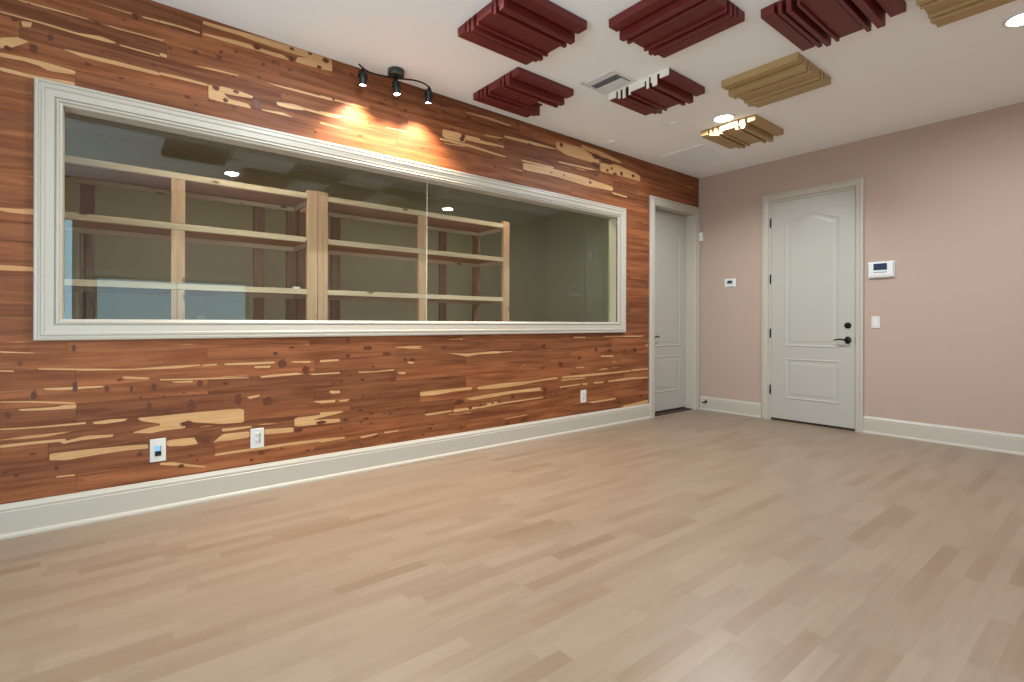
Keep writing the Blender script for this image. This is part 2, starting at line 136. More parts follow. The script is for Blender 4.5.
def floor_mat():
    """pale maple laminate, narrow strips running along the cedar wall"""
    t = NT('maple_laminate'); c = t.coords()
    sx = t.n('ShaderNodeSeparateXYZ'); t.l(c, sx.inputs[0]); X, Y = sx.outputs[0], sx.outputs[1]
    W_ = .066
    row = t.math('FLOOR', t.math('DIVIDE', Y, W_))
    wn = t.n('ShaderNodeTexWhiteNoise', noise_dimensions='1D'); t.l(row, wn.inputs['W'])
    xs = t.math('DIVIDE', t.math('ADD', X, t.math('MULTIPLY', wn.outputs['Value'], 3.7)), .40)
    cell = t.math('FLOOR', xs)
    comb = t.n('ShaderNodeCombineXYZ'); t.l(row, comb.inputs[0]); t.l(cell, comb.inputs[1])
    w2 = t.n('ShaderNodeTexWhiteNoise', noise_dimensions='2D'); t.l(comb.outputs[0], w2.inputs['Vector'])
    r = w2.outputs['Value']
    sp = t.n('ShaderNodeSeparateColor'); t.l(w2.outputs['Color'], sp.inputs[0])
    off = t.n('ShaderNodeVectorMath', operation='MULTIPLY_ADD')
    t.l(w2.outputs['Color'], off.inputs[0]); off.inputs[1].default_value = (40, 40, 0); t.l(c, off.inputs[2])
    g = t.noise(t.mapping(off.outputs[0], (3, 38, 1)), 1, 5, .6, .5)
    col = t.mix(r, srgb(131, 110, 91), srgb(140, 120, 101))
    odd = t.ramp(sp.outputs[1], .80, .95)
    col = t.mix(t.math('MULTIPLY', odd, .55), col, srgb(122, 97, 76))
    m2 = t.n('ShaderNodeMix', data_type='RGBA', blend_type='MULTIPLY'); m2.inputs[0].default_value = 1
    t.l(col, m2.inputs[6]); t.l(t.mix(t.ramp(g, .3, .7), (.94, .93, .92, 1), (1.03, 1.03, 1.03, 1)), m2.inputs[7]); col = m2.outputs[2]
    fy = t.math('FRACT', t.math('DIVIDE', Y, W_)); fx = t.math('FRACT', xs)
    ey = t.math('MINIMUM', fy, t.math('SUBTRACT', 1.0, fy)); ex = t.math('MINIMUM', fx, t.math('SUBTRACT', 1.0, fx))
    ln = t.math('MAXIMUM', t.ramp(ey, .0, .02, 1, 0), t.ramp(ex, 0, .0035, 1, 0))
    col = t.mix(t.math('MULTIPLY', ln, .16), col, srgb(140, 100, 70))
    t.bsdf(col, t.ramp(g, .2, .8, .30, .38), 0, g, .03, .0005, .5)
    return t.m

def glass_mat():
    t = NT('window_glass')
    ge = t.n('ShaderNodeNewGeometry')
    dt = t.n('ShaderNodeVectorMath', operation='DOT_PRODUCT'); t.l(ge.outputs['Normal'], dt.inputs[0]); t.l(ge.outputs['Incoming'], dt.inputs[1])
    cs = t.math('ABSOLUTE', dt.outputs['Value'])
    fres = t.math('MULTIPLY_ADD', t.math('POWER', t.math('SUBTRACT', 1.0, cs, clamp=True), 5.0), .955, .045)
    gl = t.n('ShaderNodeBsdfGlossy'); gl.inputs['Roughness'].default_value = 0.0; gl.inputs['Color'].default_value = (.93, .98, 1, 1)
    tr = t.n('ShaderNodeBsdfTransparent')
    n = t.noise(t.coords(), 2, 1)
    t.l(t.mix(n, (.94, .955, .94, 1), (.945, .96, .945, 1)), tr.inputs[0])
    mx = t.n('ShaderNodeMixShader')
    t.l(fres, mx.inputs[0]); t.l(tr.outputs[0], mx.inputs[1]); t.l(gl.outputs[0], mx.inputs[2])
    t.l(mx.outputs[0], t.out.inputs[0]); return t.m

M = {
 'cedar': cedar(),
 'sap': wood('pale_sapwood', (178, 130, 84), (204, 158, 108), 0, 140, .48),
 'knot': wood('dark_knot', (78, 36, 18), (100, 52, 28), 0, 200, .5),
 'floor': floor_mat(),
 'ceil': paint('ceiling_paint', srgb(240, 240, 240), .9, .01, .05, 12, .2),
 'pink': paint('rosy_beige_paint', srgb(174, 150, 136), .75, .012, .10, 18, .3),
 'grey_green': paint('olive_grey_paint', srgb(184, 178, 148), .8, .012, .08, 18, .3),
 'trim': paint('cream_trim_paint', srgb(180, 170, 157), .35, .01, .03, 20),
 'door': paint('cream_door_paint', srgb(173, 167, 157), .38, .01, .03, 20),
 'glass': glass_mat(),
 'silicone': paint('clear_silicone', srgb(220, 222, 205), .3),
 'pine': wood('sawn_pine', (206, 180, 146), (230, 208, 176), 0, 120, .55, .8),
 'pine_b': wood('shaded_pine_upright', (138, 102, 76), (168, 130, 100), 2, 120, .6, .6),  # back posts: slightly redder wood, with their shade put into the colour
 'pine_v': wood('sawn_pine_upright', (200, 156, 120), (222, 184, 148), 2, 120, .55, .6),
 'ply': wood('bounce_tinted_plywood', (186, 128, 90), (208, 154, 112), 0, 60, .6, .5),  # brighter, redder board colour stands in for floor bounce on the undersides
 'maroon': paint('maroon_lacquer', srgb(100, 28, 26), .5, .06, .10, 8),
 'tan': paint('tan_lacquer', srgb(168, 138, 92), .45, .06, .10, 8),
 'grille': paint('grille_enamel', srgb(234, 236, 238), .5, .01, .02, 20),
 'white': paint('white_enamel', srgb(214, 213, 211), .4, .01, .02, 20),
 'panelwhite': paint('raw_white_edge', srgb(232, 226, 214), .5, .03, .1, 20),
 'offwhite': paint('offwhite_plastic', srgb(206, 200, 192), .35, .01, .02, 20),
 'greyplastic': paint('grey_plastic', srgb(120, 122, 124), .4),
 'slot': paint('shaded_duct_grey', srgb(70, 74, 80), .7),
 'headmetal': paint('dark_gunmetal', srgb(44, 47, 48), .38, .05, .04, 40, .5, .6),
 'black': paint('oiled_bronze', srgb(26, 20, 18), .35, .1, .05, 40, .5, .6),
 'gunmetal': paint('gunmetal', srgb(70, 74, 74), .38, .05, .04, 40, .5, .7),
 'darkwood': wood('dark_threshold', (40, 26, 20), (62, 42, 32), 0, 120, .6),
 'dark': paint('black_plastic', srgb(18, 22, 32), .25),
 'lcd': paint('blue_grey_display', srgb(48, 58, 78), .15),
 'lens': emit('lamp_lens', (1, .93, .82, 1), 14),
 'bulb': emit('spot_bulb', (1, .95, .88, 1), 45),
 'glow': emit('night_light_glow', (.35, .72, 1, 1), .9),
 'grout': paint('plaster', srgb(200, 196, 188), .8),
}

# ------------------------------------------------------------------ geometry
class MB:
    def __init__(s): s.bm = bmesh.new(); s.mi = 0
    def _set(s, fs):
        for f in fs: f.material_index = s.mi
        return fs
    def face(s, pts):
        f = s.bm.faces.new([s.bm.verts.new(p) for p in pts]); f.material_index = s.mi; return f
    def box(s, x0, x1, y0, y1, z0, z1, bev=0, seg=2):
        r = bmesh.ops.create_cube(s.bm, size=1)
        vs = r['verts']
        bmesh.ops.scale(s.bm, vec=(x1-x0, y1-y0, z1-z0), verts=vs)
        bmesh.ops.translate(s.bm, vec=((x0+x1)/2, (y0+y1)/2, (z0+z1)/2), verts=vs)
        fs = list({f for v in vs for f in v.link_faces}); s._set(fs)
        if bev:
            es = list({e for v in vs for e in v.link_edges})
            r = bmesh.ops.bevel(s.bm, geom=es, offset=bev, segments=seg, affect='EDGES', profile=.5)
            s._set(r['faces'])
        return s
    def lathe(s, prof, seg=40, M4=Matrix()):
        """prof: list of (r,z); closed where r=0"""
        rings = []
        for r, z in prof:
            if r <= 1e-6: rings.append([s.bm.verts.new(M4 @ Vector((0, 0, z)))])
            else: rings.append([s.bm.verts.new(M4 @ Vector((r*math.cos(2*PI*i/seg), r*math.sin(2*PI*i/seg), z))) for i in range(seg)])
        for a, b in zip(rings, rings[1:]):
            for i in range(seg):
                j = (i+1) % seg
                if len(a) == 1 and len(b) == 1: continue
                if len(a) == 1: f = [a[0], b[j], b[i]]
                elif len(b) == 1: f = [a[i], a[j], b[0]]
                else: f = [a[i], a[j], b[j], b[i]]
                ff = s.bm.faces.new(f); ff.material_index = s.mi; ff.smooth = True
        return s
    def tube(s, pts, r, seg=12, caps=True):
        pts = [Vector(p) for p in pts]; rs = r if isinstance(r, (list, tuple)) else [r]*len(pts)
        rings = []; up = None
        for i, p in enumerate(pts):
            d = (pts[min(i+1, len(pts)-1)]-pts[max(i-1, 0)]).normalized()
            if up is None: up = Vector((0, 0, 1)) if abs(d.z) < .9 else Vector((1, 0, 0))
            u = (up-d*up.dot(d)).normalized(); v = d.cross(u); up = u
            rings.append([s.bm.verts.new(p+(u*math.cos(2*PI*k/seg)+v*math.sin(2*PI*k/seg))*rs[i]) for k in range(seg)])
        for a, b in zip(rings, rings[1:]):
            for k in range(seg):
                f = s.bm.faces.new([a[k], a[(k+1) % seg], b[(k+1) % seg], b[k]]); f.smooth = True; f.material_index = s.mi
        if caps:
            s._set([s.bm.faces.new(rings[0][::-1]), s.bm.faces.new(rings[-1])])
        return s
    def prism(s, poly, M4, depth):
        """poly in local XY, extruded along local Z by depth"""
        a = [s.bm.verts.new(M4 @ Vector((x, y, 0))) for x, y in poly]
        b = [s.bm.verts.new(M4 @ Vector((x, y, depth))) for x, y in poly]
        n = len(a); s._set([s.bm.faces.new(a[::-1]), s.bm.faces.new(b)])
        for i in range(n):
            f = s.bm.faces.new([a[i], a[(i+1) % n], b[(i+1) % n], b[i]]); f.material_index = s.mi
        return s
    def loops(s, ls, closed=True, fill_last=False, fill_first=False):
        rs = [[s.bm.verts.new(p) for p in l] for l in ls]
        n = len(rs[0])
        for a, b in zip(rs, rs[1:]):
            for i in range(n if closed else n-1):
                j = (i+1) % n
                f = s.bm.faces.new([a[i], a[j], b[j], b[i]]); f.material_index = s.mi
        if fill_last: s._set([s.bm.faces.new(rs[-1])])
        if fill_first: s._set([s.bm.faces.new(rs[0][::-1])])
        return s
    def build(s, name, mats, parent=None, kind=None, smooth=False, loc=None, recalc=True):
        bm = s.bm
        if recalc:
            bmesh.ops.remove_doubles(bm, verts=bm.verts, dist=1e-6)
            bmesh.ops.recalc_face_normals(bm, faces=bm.faces)
        me = bpy.data.meshes.new(name); 
        if loc is not None: bmesh.ops.translate(bm, vec=(-loc[0], -loc[1], -loc[2]), verts=bm.verts)
        bm.to_mesh(me); bm.free()
        if not isinstance(mats, (list, tuple)): mats = [mats]
        for m in mats: me.materials.append(M[m])
        if smooth:
            for p in me.polygons: p.use_smooth = True
        o = bpy.data.objects.new(name, me); COL.objects.link(o)
        if loc is not None: o.location = loc
        if parent is not None:
            o.parent = parent
        if kind: o['kind'] = kind
        return o

def thing(name, label, cat, loc=(0, 0, 0), rz=0, group=None):
    o = bpy.data.objects.new(name, None); COL.objects.link(o); o.empty_display_size = .1
    o.location = loc; o.rotation_euler = (0, 0, rz); o['label'] = label; o['category'] = cat
    if group: o['group'] = group
    return o
def tag(o, label, cat, group=None):
    o['label'] = label; o['category'] = cat
    if group: o['group'] = group
    return o
def copy_tree(o, parent=None):
    kids = [c for c in COL.objects if c.parent == o]
    c = o.copy(); COL.objects.link(c)
    if parent is not None: c.parent = parent
    for k in kids: copy_tree(k, c)
    return c

H = 2.92
XL, YB = -7.45, -4.45            # far left wall, wall behind the camera
WX0, WX1, WZ0, WZ1 = -6.09, -1.595, 1.092, 2.22    # window opening
VL = (-4.15, -1.35, .10, 2.45)                      # unseen window added in the left wall to bring in light
DX0, DX1, DZ = -.931, -.103, 2.447                  # left door opening in the cedar wall
PY0, PY1, PZ = -.874, -1.740, 2.468               # door opening in the rosy wall
GY = .10

# ------------------------------------------------------------------ room shell
m = MB(); m.box(XL-.15, .30, YB-.15, 3.05, -.10, 0); fl = m.build('floor', 'floor', kind='structure')
m = MB()
m.box(XL-.15, .30, YB-.15, 3.05, H, H+.12)
m.build('ceiling', 'ceil', kind='structure')

# cedar wall: backing with the two openings, then single planks, then pale sapwood and knots
m = MB(); m.mi = 0
for (a, b, c, d, e) in [(XL, WX0, 0, H, .16), (WX0, WX1, 0, WZ0, .16), (WX0, WX1, WZ1, H, .118), (WX1, -1.25, 0, H, .118), (-1.25, DX0, 0, H, .16), (DX0, DX1, DZ, H, .16), (DX1, 0, 0, H, .16)]:
    m.box(a, b, .012, e, c, d)
PITCH, Z0 = .0935, .174
JO = {0: -6.034, 1: -5.388, 2: -6.146, 3: -5.222, 4: -6.035, 5: -5.425, 6: -6.038, 7: -5.429, 8: -4.821, 23: -6.043, 24: -5.429, 25: -6.259, 26: -5.637, 27: -5.019, 28: -5.462}
EXTRA = {3: [-4.534], 26: [-4.085], 28: [-4.672], 25: [-1.668], 27: [-1.886]}
holes = [(WX0, WX1, WZ0, WZ1), (DX0, DX1, 0, DZ)]
attr = []
def cut(rects, h):
    out = []
    for (a, b, c, d) in rects:
        if b <= h[0] or a >= h[1] or d <= h[2] or c >= h[3]: out.append((a, b, c, d)); continue
        if a < h[0]: out.append((a, h[0], c, d))
        if b > h[1]: out.append((h[1], b, c, d))
        a2, b2 = max(a, h[0]), min(b, h[1])
        if c < h[2]: out.append((a2, b2, c, h[2]))
        if d > h[3]: out.append((a2, b2, h[3], d))
    return out
plk = m.bm.loops.layers.float_color.new('plank')
m.mi = 1
rnd = random.Random(11)
for r in range(-2, 30):
    z0, z1 = max(0, Z0+r*PITCH), min(H, Z0+(r+1)*PITCH)
    if z1-z0 < .005: continue
    base = JO.get(r, -6.04+rnd.choice([0, .61, .3, .92, .15]))
    js = sorted([base+k*1.248 for k in range(-3, 8)]+EXTRA.get(r, []))
    js = [j for j in js if XL < j < 0]; js = [XL]+js+[0]
    for a, b in zip(js, js[1:]):
        pr = (rnd.random(), rnd.random(), rnd.random())
        for (x0, x1, c, d) in (lambda R: cut(cut(R, holes[0]), holes[1]))([(a, b, z0, z1)]):
            if x1-x0 < .004 or d-c < .003: continue
            n0 = len(m.bm.faces)
            m.box(x0+.0007, x1-.0007, 0, .0125, c+.0006, d-.0006)
            m.bm.faces.ensure_lookup_table()
            for f in m.bm.faces[n0:]:
                for l in f.loops: l[plk] = (pr[0], pr[1], pr[2], 1)
m.mi = 2
def smooth_poly(p, it=1):
    for _ in range(it):
        q = []
        n = len(p)
        for i in range(n):
            a, b = p[i], p[(i+1) % n]
            q.append((a[0]*.9+b[0]*.1, a[1]*.9+b[1]*.1)); q.append((a[0]*.1+b[0]*.9, a[1]*.1+b[1]*.9))
        p = q
    return p
sap_i = 0
for p in SAP:
    sap_i += 1; p = smooth_poly(p)
    P3 = [Vector((x, -.0003-.000012*sap_i, z)) for x, z in p]
    vs = [m.bm.verts.new(q) for q in P3]
    for tri in tessellate_polygon([P3]):
        A, B_, C = (P3[i] for i in tri)
        if (B_-A).cross(C-A).length < 1e-9: continue
        if (B_-A).cross(C-A).y > 0: tri = tri[::-1]
        try: f = m.bm.faces.new([vs[i] for i in tri]); f.material_index = 2
        except ValueError: pass
m.mi = 3
for ki, (x, z, a, b) in enumerate(KNOTS):
    ph = rnd.random()*6
    vs = [m.bm.verts.new((x+a*.9*math.cos(t*PI/7)*(1+.22*math.sin(3*t+ph)), -.0018-.00001*ki, z+b*.9*math.sin(t*PI/7)*(1+.2*math.cos(2*t+ph)))) for t in range(14)]
    f = m.bm.faces.new(vs); f.material_index = 3; f.normal_update()
    if f.normal.y > 0: f.normal_flip()
me_wall = m
wallb = me_wall.build('wall_cedar', ['grey_green', 'cedar', 'sap', 'knot'], kind='structure', recalc=False)

# rosy wall with its door recess
m = MB()
m.box(0, .16, PY0, .16, 0, H); m.box(0, .16, YB-.15, PY1, 0, H); m.box(0, .16, PY1, PY0, PZ, H); m.box(.10, .16, PY1, PY0, 0, PZ)
m.build('wall_right', 'pink', kind='structure')
# wall on the left of the camera and the wall behind it, with the daylight windows, the left one added for its light
m = MB(); m.box(XL-.15, XL, YB-.15, VL[0], 0, H); m.box(XL-.15, XL, VL[1], .16, 0, H); m.box(XL-.15, XL, VL[0], VL[1], 0, VL[2]); m.box(XL-.15, XL, VL[0], VL[1], VL[3], H); m.build('wall_left', 'pink', kind='structure')
V = [(-7.05, -6.13, .10, 2.42), (-5.95, -4.20, .35, 1.72)]
m = MB(); xs = XL
for (a, b, c, d) in V:
    m.box(xs, a, YB-.15, YB, 0, H); m.box(a, b, YB-.15, YB, 0, c); m.box(a, b, YB-.15, YB, d, H); xs = b
m.box(xs, 0, YB-.15, YB, 0, H)
m.build('wall_back', 'pink', kind='structure')
# control room behind the glass
m = MB(); m.box(XL-.15, .30, 2.90, 3.05, 0, H); m.build('wall_far', 'grey_green', kind='structure')
m = MB(); m.box(.05, .30, .16, 2.90, 0, H); m.build('wall_far_right', 'grey_green', kind='structure')
m = MB(); m.box(XL-.15, XL, .16, 2.90, 0, H); m.build('wall_far_left', 'grey_green', kind='structure')

def rect_frame(mb, P, x0, x1, z0, z1, prof, closed=True):
    """moulding round a rectangle; prof = (inset, out) ; P maps (along, out, z)"""
    ls = []
    for i, o in prof:
        if closed: q = [(x0+i, z0+i), (x1-i, z0+i), (x1-i, z1-i), (x0+i, z1-i)]
        else: q = [(x0+i, z0), (x0+i, z1-i), (x1-i, z1-i), (x1-i, z0)]
        ls.append([P(a, o, b) for a, b in q])
    mb.loops(ls, closed)
Pc = lambda a, o, z: (a, -o, z)          # cedar wall: out = -y
Pr = lambda a, o, z: (-o, a, z)          # rosy wall: out = -x, along = y
CAS = [(0, 0), (0, .016), (.004, .022), (.018, .026), (.030, .026), (.034, .020), (.042, .020), (.047, .024), (.088, .020), (.094, .016), (.100, .012), (.102, 0)]

# big fixed window in the cedar wall
win = bpy.data.objects.new('window_1', None); COL.objects.link(win); win['kind'] = 'structure'
m = MB()
WP = [(0, 0), (0, .022), (.004, .030), (.016, .032), (.019, .026), (.026, .026), (.030, .031), (.040, .031), (.046, .024), (.078, .022), (.082, .012), (.085, .012), (.088, .020), (.096, .022), (.100, .012), (.110, .006), (.113, .0), (.113, -(GY-.006)), (.106, -(GY-.006)), (.106, -.119), (.0, -.119), (0, -.110)]
rect_frame(m, Pc, WX0-.114, WX1+.120, WZ0-.112, WZ1+.106, [(i, o) for i, o in WP])
m.build('window_frame', 'trim', win)
jx = -3.862
for a, b in ((WX0+.001, jx-.001), (jx+.001, WX1-.001)):
    m = MB(); m.box(a, b, GY-.004, GY+.004, WZ0-.006, WZ1+.006)
    for v in m.bm.verts: v.co.y += (v.co.z-1.65)*.0065      # the pane leans very slightly into the control room
    m.build('glass_pane', 'glass', win)
m = MB(); m.box(jx-.0015, jx+.0015, GY-.0055, GY-.0045, WZ0, WZ1); m.build('pane_joint', 'silicone', win)

# daylight windows behind the camera (seen only as reflections)
for k, (a, b, c, d) in enumerate(V):
    w = bpy.data.objects.new('window_%d' % (k+2), None); COL.objects.link(w); w['kind'] = 'structure'
    m = MB(); Pb = lambda p, o, z: (p, YB+o, z)
    rect_frame(m, Pb, a-.08, b+.08, c-.08, d+.08, [(0, 0), (0, .02), (.08, .02), (.08, -.06), (.11, -.06), (.11, -.10), (.08, -.10)])
    m.box((a+b)/2-.012, (a+b)/2+.012, YB-.09, YB-.07, c+.02, d-.02)
    m.build('window_frame', 'trim', w)
    m = MB(); m.box(a+.02, b-.02, YB-.084, YB-.080, c+.02, d-.02); m.build('glass_pane', 'glass', w)

w = bpy.data.objects.new('window_4', None); COL.objects.link(w); w['kind'] = 'structure'  # unseen left window, added to let extra light into the room
a, b, c, d = VL
m = MB(); rect_frame(m, lambda p, o, z: (XL+o, p, z), a-.08, b+.08, c-.08, d+.08, [(0, 0), (0, .02), (.08, .02), (.08, -.06), (.11, -.06), (.11, -.10), (.08, -.10)])
m.box(XL-.09, XL-.07, (a+b)/2-.012, (a+b)/2+.012, c+.02, d-.02); m.build('window_frame', 'trim', w)
m = MB(); m.box(XL-.084, XL-.080, a+.02, b-.02, c+.02, d-.02); m.build('glass_pane', 'glass', w)

# ------------------------------------------------------------------ doors
def panel(mb, P, x0, x1, z0, z1, arch, face, n=28):
    """raised panel: stepped loops inside an outline with a shallow camber top"""
    def loop(i, out):
        a, b, c, d = x0+i, x1-i, z0+i, z1-i
        pts = [P(a, out, c), P(b, out, c)]
        for k in range(n+1):
            t = 1-k/n; s_ = .5-.5*math.cos(2*PI*min(1, max(0, t)))
            s_ = min(1, s_*1.0)**.85
            pts.append(P(a+(b-a)*t, out, d+arch*s_))
        return pts
    pr = [(0, 0), (.005, .004), (.012, .005), (.020, .002), (.025, -.0005), (.045, -.0005), (.064, .003), (.072, .003)]
    mb.loops([loop(i, face+o) for i, o in pr], True, fill_last=True)

def lever(parent, P, sgn, at, out, deadbolt=False, arm=.115):
    """lever handle: oval rose, neck and a gently bent lever"""
    x, z = at
    m = MB()
    def ell(cx, cz, rx, rz, o): return [P(cx+rx*math.cos(2*PI*k/28), o, cz+rz*math.sin(2*PI*k/28)) for k in range(28)]
    m.loops([ell(x, z, .031, .038, out), ell(x, z, .031, .038, out+.006), ell(x, z, .026, .032, out+.011), ell(x, z, .012, .013, out+.014), ell(x, z, .010, .010, out+.045)], True, True, True)
    pts = [P(x-sgn*.004, out+.042, z), P(x+sgn*.015, out+.050, z+.003), P(x+sgn*.04, out+.052, z+.007), P(x+sgn*.07, out+.052, z+.008), P(x+sgn*.095, out+.050, z+.003), P(x+sgn*arm, out+.047, z-.006)]
    m.tube(pts, [.010, .010, .0085, .008, .0075, .006], 10)
    m.build('door_handle', 'black', parent)
    if deadbolt:
        m = MB()
        z2 = z+.150
        m.loops([ell(x, z2, .031, .031, out), ell(x, z2, .031, .031, out+.008), ell(x, z2, .025, .025, out+.014), ell(x, z2, .006, .018, out+.015), ell(x, z2, .005, .017, out+.030)], True, True, True)
        m.build('deadbolt', 'black', parent)

# door_2: rosy wall, nearly flush slab with four hinges
d2 = bpy.data.objects.new('door_2', None); COL.objects.link(d2); d2['kind'] = 'structure'
m = MB(); FX = -.002
m.box(FX, FX+.044, -1.735, -.905, .022, 2.441, .0015, 1)
panel(m, Pr, -1.600, -1.055, .830, 2.203, .078, -FX)
panel(m, Pr, -1.600, -1.055, .252, .700, 0, -FX)
m.build('door_slab', 'door', d2)
m = MB(); rect_frame(m, Pr, -1.812, -.802, 0, 2.541, [(i*.73, o) for i, o in CAS[:-1]]+[(.074, .010), (.074, -.098)], False)
m.box(.0, .098, -.9025, -.876, 0, 2.467); m.box(.0, .098, -1.738, -.9025, 2.444, 2.467)
m.build('door_frame', 'trim', d2)
m = MB()
for z in (2.221, 1.587, .976, .342):
    m.tube([(-.010, -.900, z-.05), (-.010, -.900, z+.05)], .0075, 10)
    m.box(-.006, -.0025, -.9035, -.899, z-.046, z+.046)
    o = m.build('hinge', 'black', d2); m = MB()
m.bm.free()
lever(d2, Pr, 1, (-1.672, .915), -FX, True)
m = MB(); m.box(-.004, .098, -1.736, -.904, .0005, .012, .003, 1); m.build('threshold', 'darkwood', d2)
m = MB(); m.box(-.0125, -.0045, -1.7415, -1.7365, .87, .95, .001, 1); m.build('strike_plate', 'black', d2)

# door_1: cedar wall, slab set back in its jamb
d1 = bpy.data.objects.new('door_1', None); COL.objects.link(d1); d1['kind'] = 'structure'
m = MB(); FY = .112
m.box(-.927, -.107, FY, FY+.044, .028, 2.440, .0015, 1)
Pd = lambda a, o, z: (a, -o, z)
panel(m, Pd, -.790, -.235, .800, 2.203, .078, -FY)
panel(m, Pd, -.790, -.235, .245, .690, 0, -FY)
m.build('door_slab', 'door', d1)
m = MB(); rect_frame(m, Pc, -1.030, -.004, 0, 2.545, [(0, 0)]+CAS[1:-1]+[(.101, .010), (.101, -.158)], False)
m.build('door_frame', 'trim', d1)
lever(d1, Pd, 1, (-.848, .918), -FY, False, .11)
m = MB(); m.box(-.926, -.108, .02, .158, .0005, .012, .003, 1); m.build('threshold', 'darkwood', d1)

# ------------------------------------------------------------------ baseboards
BP = [(0, 0), (.032, 0), (.032, .010), (.028, .018), (.020, .022), (.018, .024), (.018, .130), (.014, .134), (.016, .142), (.014, .150), (.009, .158), (.006, .166), (0, .168)]
def base(name, P, a, b):
    m = MB()
    m.loops([[P(a, o, z) for o, z in BP], [P(b, o, z) for o, z in BP]], True, True, True)
    m.build(name, 'trim', kind='structure')
base('baseboard_cedar', Pc, XL, -1.031)
base('baseboard_right', Pr, -.801, -.030)
base('baseboard_far_right', Pr, YB+.033, -1.813)
base('baseboard_left', lambda a, o, z: (XL+o, a, z), YB+.033, -.033)
base('baseboard_back', lambda a, o, z: (a, YB+o, z), -6.0, -.034)

# ------------------------------------------------------------------ acoustic diffusers on the ceiling
STR = [(w_, d_+(.014 if d_ > .03 else 0)) for w_, d_ in [(.082, .038), (.024, .014), (.044, .076), (.014, .046), (.018, .008), (.024, .074), (.018, .026), (.140, .046),
       (.018, .064), (.032, .008), (.030, .070), (.024, .010), (.026, .058), (.020, .010), (.082, .040)]]
def diffuser(name, label, mat, x0, x1, y0, y1, along='x', notch=0, white=False, group=None):
    x0 += .016; x1 -= .016; y0 += .016; y1 -= .016
    cx, cy = (x0+x1)/2, (y0+y1)/2
    L, Wd = (x1-x0, y1-y0) if along == 'x' else (y1-y0, x1-x0)
    root = thing(name, label, 'acoustic panel', (cx, cy, H), 0, group)
    tot = sum(w for w, _ in STR); k = Wd/tot
    def P(l, w, z):                       # l along strips from the -end, w from the broad edge
        if along == 'x': return (x0+l-cx, y0+w-cy, -z)
        return (x0+w-cx, y0+l-cy, -z)
    m = MB()
    a = P(0, 0, 0); b = P(L, Wd, .0185)
    w = 0
    for i, (ww, d) in enumerate(STR):
        w2 = w+ww*k
        l0, l1 = 0, L
        if notch and 6 <= i <= 8: l1 = L-notch
        p, q = P(l0, w, .0), P(l1, w2, d)
        bev = .0025 if d > .03 else 0
        m.box(min(p[0], q[0]), max(p[0], q[0]), min(p[1], q[1]), max(p[1], q[1]), -d, -.0005, bev, 1)
        w = w2
    m.build('diffuser_body', mat, root)
    if white:
        m = MB(); w = 0
        for ww, d in STR:
            w2 = w+ww*k
            p, q = P(-.006, w, 0), P(-.0003, w2, d)
            m.box(min(p[0], q[0]), max(p[0], q[0]), min(p[1], q[1]), max(p[1], q[1]), -d, -.0005)
            w = w2
        o = m.build('end_face', 'panelwhite', root); o['label'] = 'raw white stepped end'
    return root
G_ = 'stepped acoustic diffusers fixed to the ceiling'
D = diffuser
D('acoustic_diffuser', 'leftmost maroon stepped ceiling diffuser, near the spotlight bar, cut by the top of the photo', 'maroon', -4.22, -3.62, -1.46, -.86, 'x', group=G_)
D('acoustic_diffuser', 'maroon stepped diffuser nearest the cedar wall, with a notch cut out of its far edge', 'maroon', -3.62, -3.02, -.765, -.165, 'x', notch=.15, group=G_)
D('acoustic_diffuser', 'middle maroon stepped diffuser at the photo top, its grooves running towards the cedar wall', 'maroon', -3.565, -2.965, -2.11, -1.52, 'y', group=G_)
D('acoustic_diffuser', 'maroon stepped diffuser beside the ceiling air vent, with a bare white end', 'maroon', -2.77, -2.26, -1.44, -.85, 'x', white=True, group=G_)
D('acoustic_diffuser', 'rightmost maroon stepped diffuser, just beyond the corner of a tan one', 'maroon', -2.955, -2.34, -2.74, -2.15, 'x', group=G_)
D('acoustic_diffuser', 'tan stepped diffuser between the maroon ones, grooves running away towards the cedar wall', 'tan', -2.29, -1.68, -2.12, -1.54, 'y', group=G_)
D('acoustic_diffuser', 'tan stepped diffuser right beside a lit recessed ceiling light, nearest the door corner', 'tan', -1.475, -.885, -1.44, -.88, 'x', group=G_)
D('acoustic_diffuser', 'tan stepped diffuser cut off by the top edge of the photo near the right corner', 'tan', -2.60, -2.00, -3.38, -2.78, 'y', group=G_)
RL = 'maroon stepped diffuser out of frame, seen only as the %s dark reflection in the window'
for lab, x0, y0, al in (('middle', -4.17, -2.74, 'x'), ('right-hand', -3.56, -3.38, 'y'), ('leftmost', -5.43, -2.74, 'x'), ('second', -4.62, -3.38, 'y')):
    D('acoustic_diffuser', RL % lab, 'maroon', x0, x0+.6, y0, y0+.6, al, group=G_)

